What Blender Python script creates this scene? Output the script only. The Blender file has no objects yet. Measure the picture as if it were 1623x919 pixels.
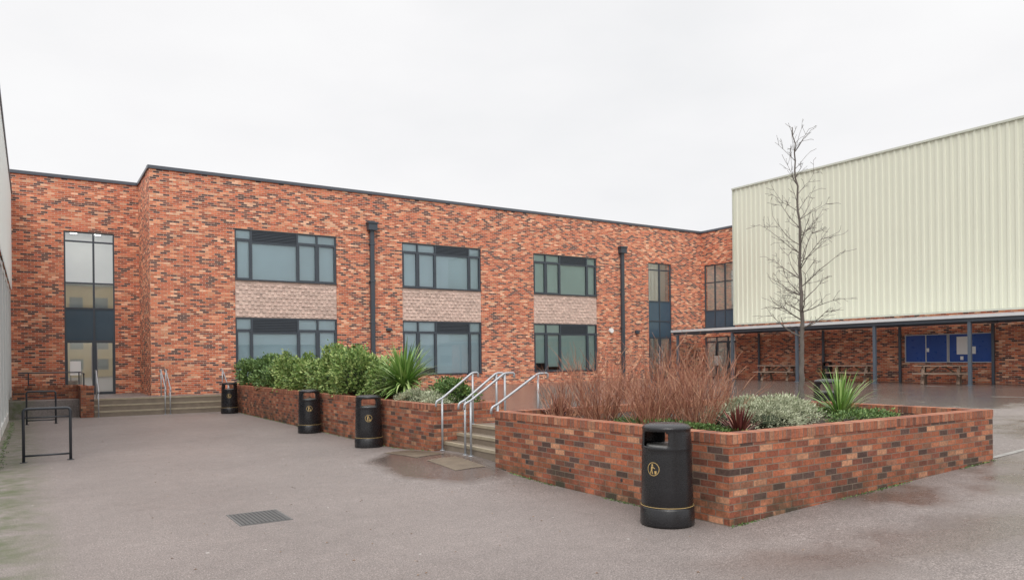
import bpy, math, random
from mathutils import Vector, Matrix
random.seed(7)
scene=bpy.context.scene
# ---------------------------------------------------------------- helpers
class MB:
    def __init__(s): s.v=[];s.f=[];s.uv=[];s.m=[]
    def face(s,pts,uvs=None,m=0):
        i=len(s.v); s.v+= [tuple(p) for p in pts]; s.f.append(tuple(range(i,i+len(pts))))
        s.uv.append(uvs if uvs else [(0,0)]*len(pts)); s.m.append(m)
    def box(s,x0,x1,y0,y1,z0,z1,m=0,run='x'):
        A=lambda p,uv:s.face(p,uv,m)
        A([(x0,y0,z0),(x1,y0,z0),(x1,y0,z1),(x0,y0,z1)],[(x0,z0),(x1,z0),(x1,z1),(x0,z1)])
        A([(x1,y1,z0),(x0,y1,z0),(x0,y1,z1),(x1,y1,z1)],[(x1,z0),(x0,z0),(x0,z1),(x1,z1)])
        A([(x0,y1,z0),(x0,y0,z0),(x0,y0,z1),(x0,y1,z1)],[(y1,z0),(y0,z0),(y0,z1),(y1,z1)])
        A([(x1,y0,z0),(x1,y1,z0),(x1,y1,z1),(x1,y0,z1)],[(y0,z0),(y1,z0),(y1,z1),(y0,z1)])
        t2=(lambda x,y:(x,z1-.05)) if run=='x' else (lambda x,y:(y,z1-.05))
        for z,o in ((z1,1),(z0,-1)):
            P=[(x0,y0,z),(x1,y0,z),(x1,y1,z),(x0,y1,z)]
            if o<0:P=P[::-1]
            A(P,[t2(p[0],p[1]) for p in P])
    def tube(s,pts,rad,n=6,m=0,cap=True):
        pts=[Vector(p) for p in pts]
        if not hasattr(rad,'__len__'): rad=[rad]*len(pts)
        base=len(s.v); N=len(pts)
        t0=(pts[1]-pts[0]).normalized()
        a=Vector((0,0,1)) if abs(t0.z)<.9 else Vector((1,0,0))
        u=t0.cross(a).normalized()
        for i,p in enumerate(pts):
            t=(pts[min(i+1,N-1)]-pts[max(i-1,0)]).normalized()
            u=(u-t*u.dot(t)).normalized(); w=t.cross(u)
            for k in range(n):
                an=2*math.pi*k/n
                s.v.append(tuple(p+(u*math.cos(an)+w*math.sin(an))*rad[i]))
        for i in range(N-1):
            for k in range(n):
                k2=(k+1)%n
                s.f.append((base+i*n+k,base+i*n+k2,base+(i+1)*n+k2,base+(i+1)*n+k)); s.uv.append([(0,0)]*4); s.m.append(m)
        if cap and n>2:
            s.f.append(tuple(base+k for k in range(n))[::-1]); s.uv.append([(0,0)]*n); s.m.append(m)
            s.f.append(tuple(base+(N-1)*n+k for k in range(n))); s.uv.append([(0,0)]*n); s.m.append(m)
    def obj(s,name,mats,parent=None,smooth=False,bevel=0):
        me=bpy.data.meshes.new(name); me.from_pydata(s.v,[],s.f)
        if not isinstance(mats,(list,tuple)): mats=[mats]
        for mt in mats: me.materials.append(mt)
        ul=me.uv_layers.new(name='UVMap')
        flat=[c for f in s.uv for uv in f for c in uv]
        ul.data.foreach_set('uv',flat)
        me.polygons.foreach_set('material_index',s.m)
        if smooth: me.polygons.foreach_set('use_smooth',[True]*len(s.f))
        me.update()
        o=bpy.data.objects.new(name,me); scene.collection.objects.link(o)
        if parent: o.parent=parent
        if bevel:
            import bmesh
            bm=bmesh.new(); bm.from_mesh(me); bmesh.ops.remove_doubles(bm,verts=bm.verts,dist=1e-5); bm.to_mesh(me); bm.free()
            b=o.modifiers.new('bev','BEVEL'); b.width=bevel; b.segments=2; b.limit_method='ANGLE'
        return o
def empty(name,loc=(0,0,0)):
    e=bpy.data.objects.new(name,None); e.location=loc; scene.collection.objects.link(e); return e

# ---------------------------------------------------------------- materials
def newmat(name):
    m=bpy.data.materials.new(name); m.use_nodes=True
    nt=m.node_tree; b=nt.nodes['Principled BSDF']; return m,nt,b
def N(nt,t,**kw):
    n=nt.nodes.new(t)
    for k,v in kw.items(): setattr(n,k,v)
    return n
def mth(nt,op,a,b=None,c=None,clamp=False):
    n=nt.nodes.new('ShaderNodeMath'); n.operation=op; n.use_clamp=clamp
    for i,x in enumerate((a,b,c)):
        if x is None: continue
        if isinstance(x,(int,float)): n.inputs[i].default_value=x
        else: nt.links.new(x,n.inputs[i])
    return n.outputs[0]
def mix(nt,fac,a,b,bt='MIX'):
    n=nt.nodes.new('ShaderNodeMix'); n.data_type='RGBA'; n.blend_type=bt
    for idx,x in ((0,fac),(6,a),(7,b)):
        if isinstance(x,(int,float)): n.inputs[idx].default_value=x if idx==0 else (x,x,x,1)
        elif isinstance(x,(tuple,list)): n.inputs[idx].default_value=(*x,1) if len(x)==3 else x
        else: nt.links.new(x,n.inputs[idx])
    return n.outputs[2]
def ramp(nt,fac,stops,interp='LINEAR'):
    n=nt.nodes.new('ShaderNodeValToRGB'); cr=n.color_ramp; cr.interpolation=interp
    while len(cr.elements)<len(stops): cr.elements.new(.5)
    for e,(p,c) in zip(cr.elements,stops):
        e.position=p; e.color=(*c,1) if hasattr(c,'__len__') else (c,c,c,1)
    nt.links.new(fac,n.inputs[0]); return n.outputs[0]
def noise(nt,vec,scale,detail=4,rough=.55):
    n=nt.nodes.new('ShaderNodeTexNoise'); n.inputs['Scale'].default_value=scale
    n.inputs['Detail'].default_value=detail; n.inputs['Roughness'].default_value=rough
    if vec is not None: nt.links.new(vec,n.inputs['Vector'])
    return n.outputs[0]
def pos(nt): return nt.nodes.new('ShaderNodeNewGeometry').outputs['Position']
def simple(name,col,rough=.5,metal=0,var=.12,scale=3,spec=.5,bump=0):
    m,nt,b=newmat(name)
    n=noise(nt,pos(nt),scale,5)
    f=mth(nt,'MULTIPLY_ADD',n,var*2,1-var)
    c=mix(nt,1.0,col,f,'MULTIPLY')
    nt.links.new(c,b.inputs['Base Color'])
    b.inputs['Roughness'].default_value=rough; b.inputs['Metallic'].default_value=metal
    b.inputs['Specular IOR Level'].default_value=spec
    nt.links.new(mth(nt,'MULTIPLY_ADD',noise(nt,pos(nt),scale*4,3),.2,rough-.1,clamp=True),b.inputs['Roughness'])
    if bump:
        bp=nt.nodes.new('ShaderNodeBump'); bp.inputs['Strength'].default_value=bump; bp.inputs['Distance'].default_value=.01
        nt.links.new(noise(nt,pos(nt),scale*15,4),bp.inputs['Height']); nt.links.new(bp.outputs[0],b.inputs['Normal'])
    return m
def brickmat(name,bw,bh,mo,stops,mcol,weather=.15,moss=0,shift=.5,bumps=.5,mott=.6):
    m,nt,b=newmat(name)
    uv=nt.nodes.new('ShaderNodeUVMap'); uv.uv_map='UVMap'
    sp=nt.nodes.new('ShaderNodeSeparateXYZ'); nt.links.new(uv.outputs[0],sp.inputs[0])
    v=mth(nt,'DIVIDE',sp.outputs[1],bh); row=mth(nt,'FLOOR',v); fv=mth(nt,'FRACT',v)
    off=mth(nt,'MULTIPLY',mth(nt,'FLOORED_MODULO',row,2),shift)
    u=mth(nt,'ADD',mth(nt,'DIVIDE',sp.outputs[0],bw),off); col=mth(nt,'FLOOR',u); fu=mth(nt,'FRACT',u)
    cb=nt.nodes.new('ShaderNodeCombineXYZ'); nt.links.new(col,cb.inputs[0]); nt.links.new(row,cb.inputs[1])
    wn=nt.nodes.new('ShaderNodeTexWhiteNoise'); wn.noise_dimensions='2D'; nt.links.new(cb.outputs[0],wn.inputs['Vector'])
    bc=ramp(nt,wn.outputs['Value'],stops,'CONSTANT')
    sc=nt.nodes.new('ShaderNodeSeparateColor'); nt.links.new(wn.outputs['Color'],sc.inputs[0])
    bc=mix(nt,1.0,bc,mth(nt,'MULTIPLY_ADD',sc.outputs[1],.4,.8),'MULTIPLY')
    mt_=noise(nt,pos(nt),38,5,.65)
    bc=mix(nt,1.0,bc,mth(nt,'MULTIPLY_ADD',mt_,mott*2,1-mott),'MULTIPLY')
    jit=mth(nt,'MULTIPLY_ADD',noise(nt,pos(nt),70,2),.008,-.004)
    mk=mth(nt,'MAXIMUM',mth(nt,'LESS_THAN',fu,mth(nt,'DIVIDE',mth(nt,'ADD',jit,mo),bw)),mth(nt,'LESS_THAN',fv,mth(nt,'DIVIDE',mth(nt,'ADD',jit,mo),bh)))
    c=mix(nt,mk,bc,mcol)
    w=mth(nt,'MULTIPLY_ADD',noise(nt,pos(nt),.9,6,.65),weather*4,1-weather*2)
    c=mix(nt,1.0,c,w,'MULTIPLY')
    if moss:
        sz=nt.nodes.new('ShaderNodeSeparateXYZ'); nt.links.new(pos(nt),sz.inputs[0])
        low=mth(nt,'SUBTRACT',1,mth(nt,'DIVIDE',sz.outputs[2],.5),clamp=True)
        nn=ramp(nt,noise(nt,pos(nt),3.5,6,.75),[(.40,0.0),(.66,1.0)])
        f=mth(nt,'MULTIPLY',mth(nt,'MULTIPLY_ADD',low,.85,.2),nn)
        c=mix(nt,mth(nt,'MULTIPLY',f,moss),c,(.05,.052,.032))
    nt.links.new(c,b.inputs['Base Color']); b.inputs['Roughness'].default_value=.8
    b.inputs['Specular IOR Level'].default_value=.3
    bp=nt.nodes.new('ShaderNodeBump'); bp.inputs['Strength'].default_value=bumps; bp.inputs['Distance'].default_value=.008
    h=mth(nt,'MULTIPLY_ADD',noise(nt,pos(nt),60,3),.4,mth(nt,'SUBTRACT',1,mk))
    nt.links.new(h,bp.inputs['Height']); nt.links.new(bp.outputs[0],b.inputs['Normal'])
    return m
BR=[(0,(.64,.19,.095)),(.26,(.55,.145,.075)),(.43,(.74,.31,.17)),(.60,(.36,.10,.06)),(.71,(.115,.062,.058)),(.83,(.82,.46,.29)),(.91,(.22,.09,.068))]
M_brick=brickmat('facade_brick',.225,.075,.013,BR,(.60,.45,.35),weather=.05)
M_brick_hall=brickmat('hall_brick',.225,.075,.013,BR,(.60,.46,.37),weather=.06)
PB=[(0,(.36,.118,.062)),(.26,(.28,.088,.052)),(.46,(.43,.165,.09)),(.62,(.21,.075,.05)),(.75,(.105,.06,.05)),(.88,(.47,.23,.135)),(.94,(.30,.13,.08))]
M_pbrick=brickmat('planter_brick',.215,.075,.011,PB,(.25,.19,.145),weather=.15,moss=.95,bumps=1.0,mott=.9)
M_coping=brickmat('planter_coping',.075,5.0,.010,[(0,(.38,.135,.075)),(.3,(.31,.105,.06)),(.55,(.42,.16,.09)),(.75,(.22,.09,.06)),(.85,(.42,.20,.12))],(.2,.15,.12),weather=.15,moss=.55,shift=0,bumps=.9,mott=.8)
M_spand=brickmat('spandrel_brick',.225,.075,.009,[(0,(.66,.49,.42)),(.4,(.71,.54,.46)),(.7,(.60,.45,.385))],(.50,.385,.33),weather=.03,mott=.12)
M_stud=brickmat('spandrel_stud_brick',.225,.075,.009,[(0,(.78,.61,.53)),(.5,(.74,.575,.50))],(.7,.55,.48),weather=.03,mott=.1)
M_frame=simple('window_frame_grey',(.055,.068,.085),.35,var=.1)
M_coping_m=simple('roof_coping_metal',(.09,.10,.12),.4)
M_galv=simple('galvanised_metal',(.42,.44,.46),.4,metal=.5,var=.2,scale=20)
M_post=simple('canopy_post_paint',(.095,.12,.15),.4)
M_black=simple('black_plastic',(.014,.014,.016),.27,var=.3,scale=8,bump=.18)
M_gold=simple('gold_paint',(.50,.35,.14),.45)
M_liner=simple('metal_liner',(.35,.35,.34),.5,metal=.4)
M_hoop=simple('dark_painted_steel',(.035,.04,.048),.35)
M_white=simple('white_paper',(.9,.9,.88),.7,var=.03)
M_blue=simple('blue_board',(.018,.085,.36),.3,var=.35,scale=1.5)
M_alu=simple('board_frame',(.6,.62,.65),.4,metal=.3)
M_wood=simple('weathered_wood',(.28,.20,.15),.75,var=.3,scale=9)
M_step=simple('step_concrete',(.21,.17,.13),.7,var=.35,scale=4,bump=.4)
M_nose=simple('step_nosing',(.34,.29,.21),.7,var=.35,scale=6)
M_soil=simple('soil',(.05,.035,.025),.9,var=.4,scale=12,bump=.8)
M_iron=simple('cast_iron',(.14,.14,.138),.55,metal=.2,var=.25,scale=10)
M_ironslot=simple('iron_slot',(.035,.035,.035),.7)
M_tact=simple('tactile_paving',(.20,.155,.11),.5,var=.5,scale=5)
M_room=simple('room_interior',(.66,.65,.61),.8,var=.2,scale=.8)
M_roomd=simple('room_dark',(.16,.17,.175),.8,var=.3,scale=1)
M_opaque=simple('spandrel_glass',(.06,.10,.14),.08,var=.25,scale=.8)
M_canopy=simple('canopy_sheet',(.6,.62,.62),.5,var=.06)
M_roof=simple('roof_membrane',(.2,.2,.2),.8)
M_hallclad=simple('cream_cladding',(.72,.73,.605),.42,var=.03,scale=.7)
M_sideclad=simple('side_cladding',(.85,.88,.85),.42,var=.04,scale=.7)
M_render=simple('pale_render',(.75,.75,.72),.8,var=.08)
M_yell=simple('yellow_brick',(.55,.40,.20),.8,var=.2,scale=1)
M_lowb=simple('pale_panel',(.62,.65,.65),.6,var=.1)
M_dwin=simple('dark_glazing',(.10,.13,.15),.15)
def blindmat(name,col):
    m,nt,b=newmat(name)
    n=noise(nt,pos(nt),.5,3)
    c=mix(nt,1.0,col,mth(nt,'MULTIPLY_ADD',n,.3,.85),'MULTIPLY')
    nt.links.new(c,b.inputs['Base Color']); b.inputs['Roughness'].default_value=.9; return m
M_blind=blindmat('roller_blind',(.72,.84,.88))
M_blind2=blindmat('roller_blind_green',(.62,.74,.68))
def emis(name,col,s):
    m,nt,b=newmat(name); b.inputs['Emission Color'].default_value=(*col,1); b.inputs['Emission Strength'].default_value=s; return m
M_lamp=emis('ceiling_lamp',(1,.97,.9),9)
def glassmat(name,mul,add):
    m,nt,b=newmat(name); nt.nodes.remove(b); out=nt.nodes['Material Output']
    tr=N(nt,'ShaderNodeBsdfTransparent'); tr.inputs[0].default_value=(.91,.97,.985,1)
    gl=N(nt,'ShaderNodeBsdfGlossy'); gl.inputs['Roughness'].default_value=.01; gl.inputs[0].default_value=(.95,.98,1,1)
    fr=N(nt,'ShaderNodeFresnel'); fr.inputs[0].default_value=1.5
    bp=N(nt,'ShaderNodeBump'); bp.inputs['Strength'].default_value=.04; nt.links.new(noise(nt,pos(nt),.9,2),bp.inputs['Height']); nt.links.new(bp.outputs[0],gl.inputs['Normal'])
    f=mth(nt,'MULTIPLY_ADD',fr.outputs[0],mul,add,clamp=True)
    mx=N(nt,'ShaderNodeMixShader'); nt.links.new(f,mx.inputs[0]); nt.links.new(tr.outputs[0],mx.inputs[1]); nt.links.new(gl.outputs[0],mx.inputs[2])
    nt.links.new(mx.outputs[0],out.inputs[0]); return m
M_glass=glassmat('window_glass',1.2,.03)
M_glassR=glassmat('coated_window_glass',2.2,.28)
def leafmat(name,stops,rough=.5,nv=1.2):
    m,nt,b=newmat(name)
    g=nt.nodes.new('ShaderNodeNewGeometry')
    c=ramp(nt,g.outputs['Random Per Island'],stops)
    n=noise(nt,pos(nt),2.2,3)
    c=mix(nt,1.0,c,mth(nt,'MULTIPLY_ADD',n,nv,1.05-nv/2),'MULTIPLY')
    nt.links.new(c,b.inputs['Base Color']); b.inputs['Roughness'].default_value=rough
    b.inputs['Specular IOR Level'].default_value=.35
    return m
M_leafD=leafmat('leaf_dark_green',[(0,(.045,.09,.025)),(.6,(.10,.18,.05)),(1,(.22,.31,.10))])
M_leafL=leafmat('leaf_mid_green',[(0,(.065,.13,.03)),(.5,(.175,.27,.07)),(1,(.40,.48,.17))])
M_leafG=leafmat('leaf_grey_green',[(0,(.17,.20,.12)),(.5,(.34,.37,.24)),(1,(.54,.56,.41))],.8)
M_blade=leafmat('blade_green',[(0,(.08,.17,.035)),(.5,(.20,.34,.085)),(1,(.45,.56,.22))],.4)
M_bladeR=leafmat('blade_red',[(0,(.08,.022,.022)),(.5,(.20,.06,.05)),(1,(.34,.14,.10))],.45)
M_stem=leafmat('dogwood_stem',[(0,(.19,.075,.05)),(.5,(.35,.15,.095)),(1,(.55,.32,.21))],.6,.6)
M_bark=simple('tree_bark',(.15,.13,.115),.85,var=.35,scale=14,bump=.6)
M_core=simple('shrub_core',(.018,.03,.01),.9)  # near-black: the shrubs' inner shade put into the colour

# ---------------------------------------------------------------- world/light
w=bpy.data.worlds.new('World'); scene.world=w; w.use_nodes=True; nt=w.node_tree
for n in list(nt.nodes): nt.nodes.remove(n)
SE,SR=math.radians(48),math.radians(215)
sky=N(nt,'ShaderNodeTexSky'); sky.sky_type='NISHITA'; sky.sun_disc=False; sky.sun_elevation=SE; sky.sun_rotation=SR
b1=N(nt,'ShaderNodeBackground'); b1.inputs[1].default_value=.10; nt.links.new(sky.outputs[0],b1.inputs[0])
tc=N(nt,'ShaderNodeTexCoord')
mp=N(nt,'ShaderNodeMapping'); mp.inputs['Scale'].default_value=(1,1,2.4); nt.links.new(tc.outputs['Generated'],mp.inputs[0])
cl=noise(nt,mp.outputs[0],2.1,6,.5)
cc=ramp(nt,cl,[(.3,(.885,.888,.90)),(.5,(.955,.95,.957)),(.68,(1.0,1.0,1.0))])
sp=N(nt,'ShaderNodeSeparateXYZ'); nt.links.new(tc.outputs['Generated'],sp.inputs[0])
st=mth(nt,'MULTIPLY_ADD',mth(nt,'MULTIPLY',mth(nt,'SUBTRACT',sp.outputs[2],.5),2.0,clamp=True),1.2,1.01)
b2=N(nt,'ShaderNodeBackground'); nt.links.new(cc,b2.inputs[0]); nt.links.new(st,b2.inputs[1])
mx=N(nt,'ShaderNodeMixShader'); mx.inputs[0].default_value=.97
nt.links.new(b1.outputs[0],mx.inputs[1]); nt.links.new(b2.outputs[0],mx.inputs[2])
wo=N(nt,'ShaderNodeOutputWorld'); nt.links.new(mx.outputs[0],wo.inputs[0])
sl=bpy.data.lights.new('sun','SUN'); sl.energy=1.5; sl.angle=math.radians(35); sl.color=(1,.96,.92)
so=bpy.data.objects.new('sun',sl); scene.collection.objects.link(so)
sd=Vector((math.sin(SR)*math.cos(SE),math.cos(SR)*math.cos(SE),math.sin(SE)))
so.rotation_euler=sd.to_track_quat('Z','Y').to_euler()

# ---------------------------------------------------------------- camera
cam=bpy.data.cameras.new('camera'); co=bpy.data.objects.new('camera',cam); scene.collection.objects.link(co)
th=math.radians(56.95); ph=math.radians(.64)
d=Vector((math.cos(th),math.sin(th),0)); r=Vector((math.sin(th),-math.cos(th),0)); z=Vector((0,0,1))
rr=r*math.cos(ph)-z*math.sin(ph); uu=z*math.cos(ph)+r*math.sin(ph)
co.matrix_world=Matrix(((rr.x,uu.x,-d.x,0),(rr.y,uu.y,-d.y,0),(rr.z,uu.z,-d.z,1.8),(0,0,0,1)))
cam.sensor_width=36; cam.lens=1170/1623*36; cam.shift_y=(568.6-459.5)/1623; cam.clip_end=2000; cam.clip_start=.05
scene.camera=co
scene.view_settings.view_transform='Standard'; scene.view_settings.look='None'; scene.view_settings.exposure=0

# ---------------------------------------------------------------- ground
def sst(t): t=max(0,min(1,t)); return t*t*(3-2*t)
def base(x): return max(0,min(.6,.038*(x-6.2)))
def G(x,y):
    if y>29.05: return .58
    if x<6.96:
        b=.15*math.exp(-((y-11.4)/1.8)**2)*sst((x-4.3)/1.6)
        if y<5.35: b=max(b,base(x))
        return b
    b=base(x); k=sst((x-9)/5)
    y0=10.0-1.5*k; ww=.25+7*k
    return b+(.58-b)*sst((y-y0)/ww)
xs=sorted(set([-400,-150,-60,-30,-15,-8,-4]+[-2+.5*i for i in range(13)]+[round(4.1+.1*i,2) for i in range(22)]+[6.5,6.955,6.965]+[7.5+.5*i for i in range(54)]+[40,60,150,400]))
ys=sorted(set([-400,-150,-60,-30,-15,-8,-4]+[-2+.5*i for i in range(14)]+[5.3,5.4]+[5.5+.5*i for i in range(5)]+[round(7.6+.1*i,2) for i in range(75)]+[15+.5*i for i in range(28)]+[29.04,29.06,30,32,34,40,60,150,400]))
gm=MB(); nx=len(xs)
gm.v=[(x,y,G(x,y)) for y in ys for x in xs]
for j in range(len(ys)-1):
    for i in range(nx-1):
        gm.f.append((j*nx+i,j*nx+i+1,(j+1)*nx+i+1,(j+1)*nx+i)); gm.uv.append([(0,0)]*4); gm.m.append(0)
def groundmat():
    m,nt,b=newmat('asphalt_ground'); P=pos(nt)
    sx=nt.nodes.new('ShaderNodeSeparateXYZ'); nt.links.new(P,sx.inputs[0]); X,Y=sx.outputs[0],sx.outputs[1]
    fine=noise(nt,P,70,4,.75); grit=noise(nt,P,20,5,.85); mid=noise(nt,P,4,6,.7); big=noise(nt,P,.35,5,.6)
    c=ramp(nt,fine,[(.32,(.095,.08,.075)),(.5,(.205,.175,.162)),(.68,(.42,.37,.35))])
    c=mix(nt,1.0,c,mth(nt,'MULTIPLY_ADD',grit,1.5,.25),'MULTIPLY')
    c=mix(nt,1.0,c,mth(nt,'MULTIPLY_ADD',mid,.5,.75),'MULTIPLY')
    c=mix(nt,1.0,c,mth(nt,'MULTIPLY_ADD',big,.6,.70),'MULTIPLY')
    wx=mth(nt,'MULTIPLY',mth(nt,'SUBTRACT',X,6.3),.45,clamp=True)
    wy=mth(nt,'MULTIPLY',mth(nt,'SUBTRACT',Y,7.5),.35,clamp=True)
    n2=noise(nt,P,.55,6,.6)
    up=mth(nt,'MULTIPLY',wx,mth(nt,'MULTIPLY_ADD',wy,.24,.06))
    wn=ramp(nt,mth(nt,'ADD',n2,mth(nt,'ADD',up,-.08)),[(.43,0.0),(.62,1.0)])
    wn=mth(nt,'MULTIPLY',wn,mth(nt,'MULTIPLY_ADD',wx,.85,.15))
    dx=mth(nt,'DIVIDE',mth(nt,'SUBTRACT',X,5.5),1.2); dy=mth(nt,'DIVIDE',mth(nt,'SUBTRACT',Y,11.0),2.5)
    rr_=mth(nt,'ADD',mth(nt,'MULTIPLY',dx,dx),mth(nt,'MULTIPLY',dy,dy))
    dm=ramp(nt,mth(nt,'ADD',rr_,mth(nt,'MULTIPLY',n2,.8)),[(.7,1.0),(1.35,0.0)])
    t_=mth(nt,'ABSOLUTE',mth(nt,'ADD',mth(nt,'SUBTRACT',Y,3.9),mth(nt,'MULTIPLY',mth(nt,'SUBTRACT',X,6),.22)))
    bd=ramp(nt,mth(nt,'ADD',t_,mth(nt,'MULTIPLY_ADD',n2,1.6,-.8)),[(.22,.8),(.7,0.0)])
    bd=mth(nt,'MULTIPLY',bd,mth(nt,'MULTIPLY',mth(nt,'SUBTRACT',X,4.2),.6,clamp=True))
    wet=mth(nt,'MAXIMUM',mth(nt,'MAXIMUM',wn,dm),bd)
    c=mix(nt,mth(nt,'MULTIPLY',wet,.75),c,mix(nt,1.0,c,(.42,.35,.31),'MULTIPLY'))
    vo=nt.nodes.new('ShaderNodeTexVoronoi'); vo.inputs['Scale'].default_value=3.6; nt.links.new(P,vo.inputs['Vector'])
    sc=nt.nodes.new('ShaderNodeSeparateColor'); nt.links.new(vo.outputs['Color'],sc.inputs[0])
    th_=mth(nt,'MULTIPLY_ADD',sc.outputs[0],.09,-.02)
    gum=mth(nt,'LESS_THAN',vo.outputs['Distance'],th_)
    c=mix(nt,mth(nt,'MULTIPLY',gum,.65),c,(.58,.56,.53))
    ms=mth(nt,'MULTIPLY',mth(nt,'MULTIPLY_ADD',X,-1.8,.55,clamp=True),ramp(nt,noise(nt,P,2.5,7,.75),[(.38,0.0),(.62,1.0)]))
    c=mix(nt,mth(nt,'MULTIPLY',ms,.9),c,(.075,.095,.035))
    nt.links.new(c,b.inputs['Base Color'])
    nt.links.new(mth(nt,'MULTIPLY_ADD',wet,-.36,.54),b.inputs['Roughness'])
    nt.links.new(mth(nt,'MULTIPLY_ADD',wet,.25,.40),b.inputs['Specular IOR Level'])
    bp=nt.nodes.new('ShaderNodeBump'); bp.inputs['Distance'].default_value=.008
    nt.links.new(mth(nt,'MULTIPLY_ADD',wet,-.45,.65),bp.inputs['Strength'])
    nt.links.new(noise(nt,P,80,4,.6),bp.inputs['Height']); nt.links.new(bp.outputs[0],b.inputs['Normal'])
    return m
gm.obj('asphalt_ground',groundmat(),smooth=False)

# ---------------------------------------------------------------- wall w/ openings
def wbox(mb,ax,P,u0,u1,w0,w1,z0,z1,m=0,run=None):
    if ax=='Y': mb.box(u0,u1,P-w1,P-w0,z0,z1,m,'x')
    else: mb.box(P-w1,P-w0,u0,u1,z0,z1,m,'y')
def wallo(mb,ax,P,u0,u1,z0,z1,ops,rev=.26,m=0):
    us=sorted(set([u0,u1]+[o[i] for o in ops for i in (0,1)])); zs=sorted(set([z0,z1]+[o[i] for o in ops for i in (2,3)]))
    def pt(u,zz,w=0): return (u,P-w,zz) if ax=='Y' else (P-w,u,zz)
    def q(pts,uvs): mb.face(pts if ax=='Y' else pts[::-1],uvs if ax=='Y' else uvs[::-1],m)
    for i in range(len(us)-1):
        for j in range(len(zs)-1):
            a,b_,c,d_=us[i],us[i+1],zs[j],zs[j+1]; mu,mz=(a+b_)/2,(c+d_)/2
            if any(o[0]<mu<o[1] and o[2]<mz<o[3] for o in ops): continue
            q([pt(a,c),pt(b_,c),pt(b_,d_),pt(a,d_)],[(a,c),(b_,c),(b_,d_),(a,d_)])
    for o in ops:
        a,b_,c,d_=o
        q([pt(a,c),pt(a,d_),pt(a,d_,-rev),pt(a,c,-rev)],[(a,c),(a,d_),(a+rev,d_),(a+rev,c)])
        q([pt(b_,d_),pt(b_,c),pt(b_,c,-rev),pt(b_,d_,-rev)],[(b_,d_),(b_,c),(b_+rev,c),(b_+rev,d_)])
        q([pt(a,d_),pt(b_,d_),pt(b_,d_,-rev),pt(a,d_,-rev)],[(a,d_),(b_,d_),(b_,d_+.07),(a,d_+.07)])
        q([pt(b_,c),pt(a,c),pt(a,c,-rev),pt(b_,c,-rev)],[(b_,c),(a,c),(a,c-.07),(b_,c-.07)])

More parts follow.
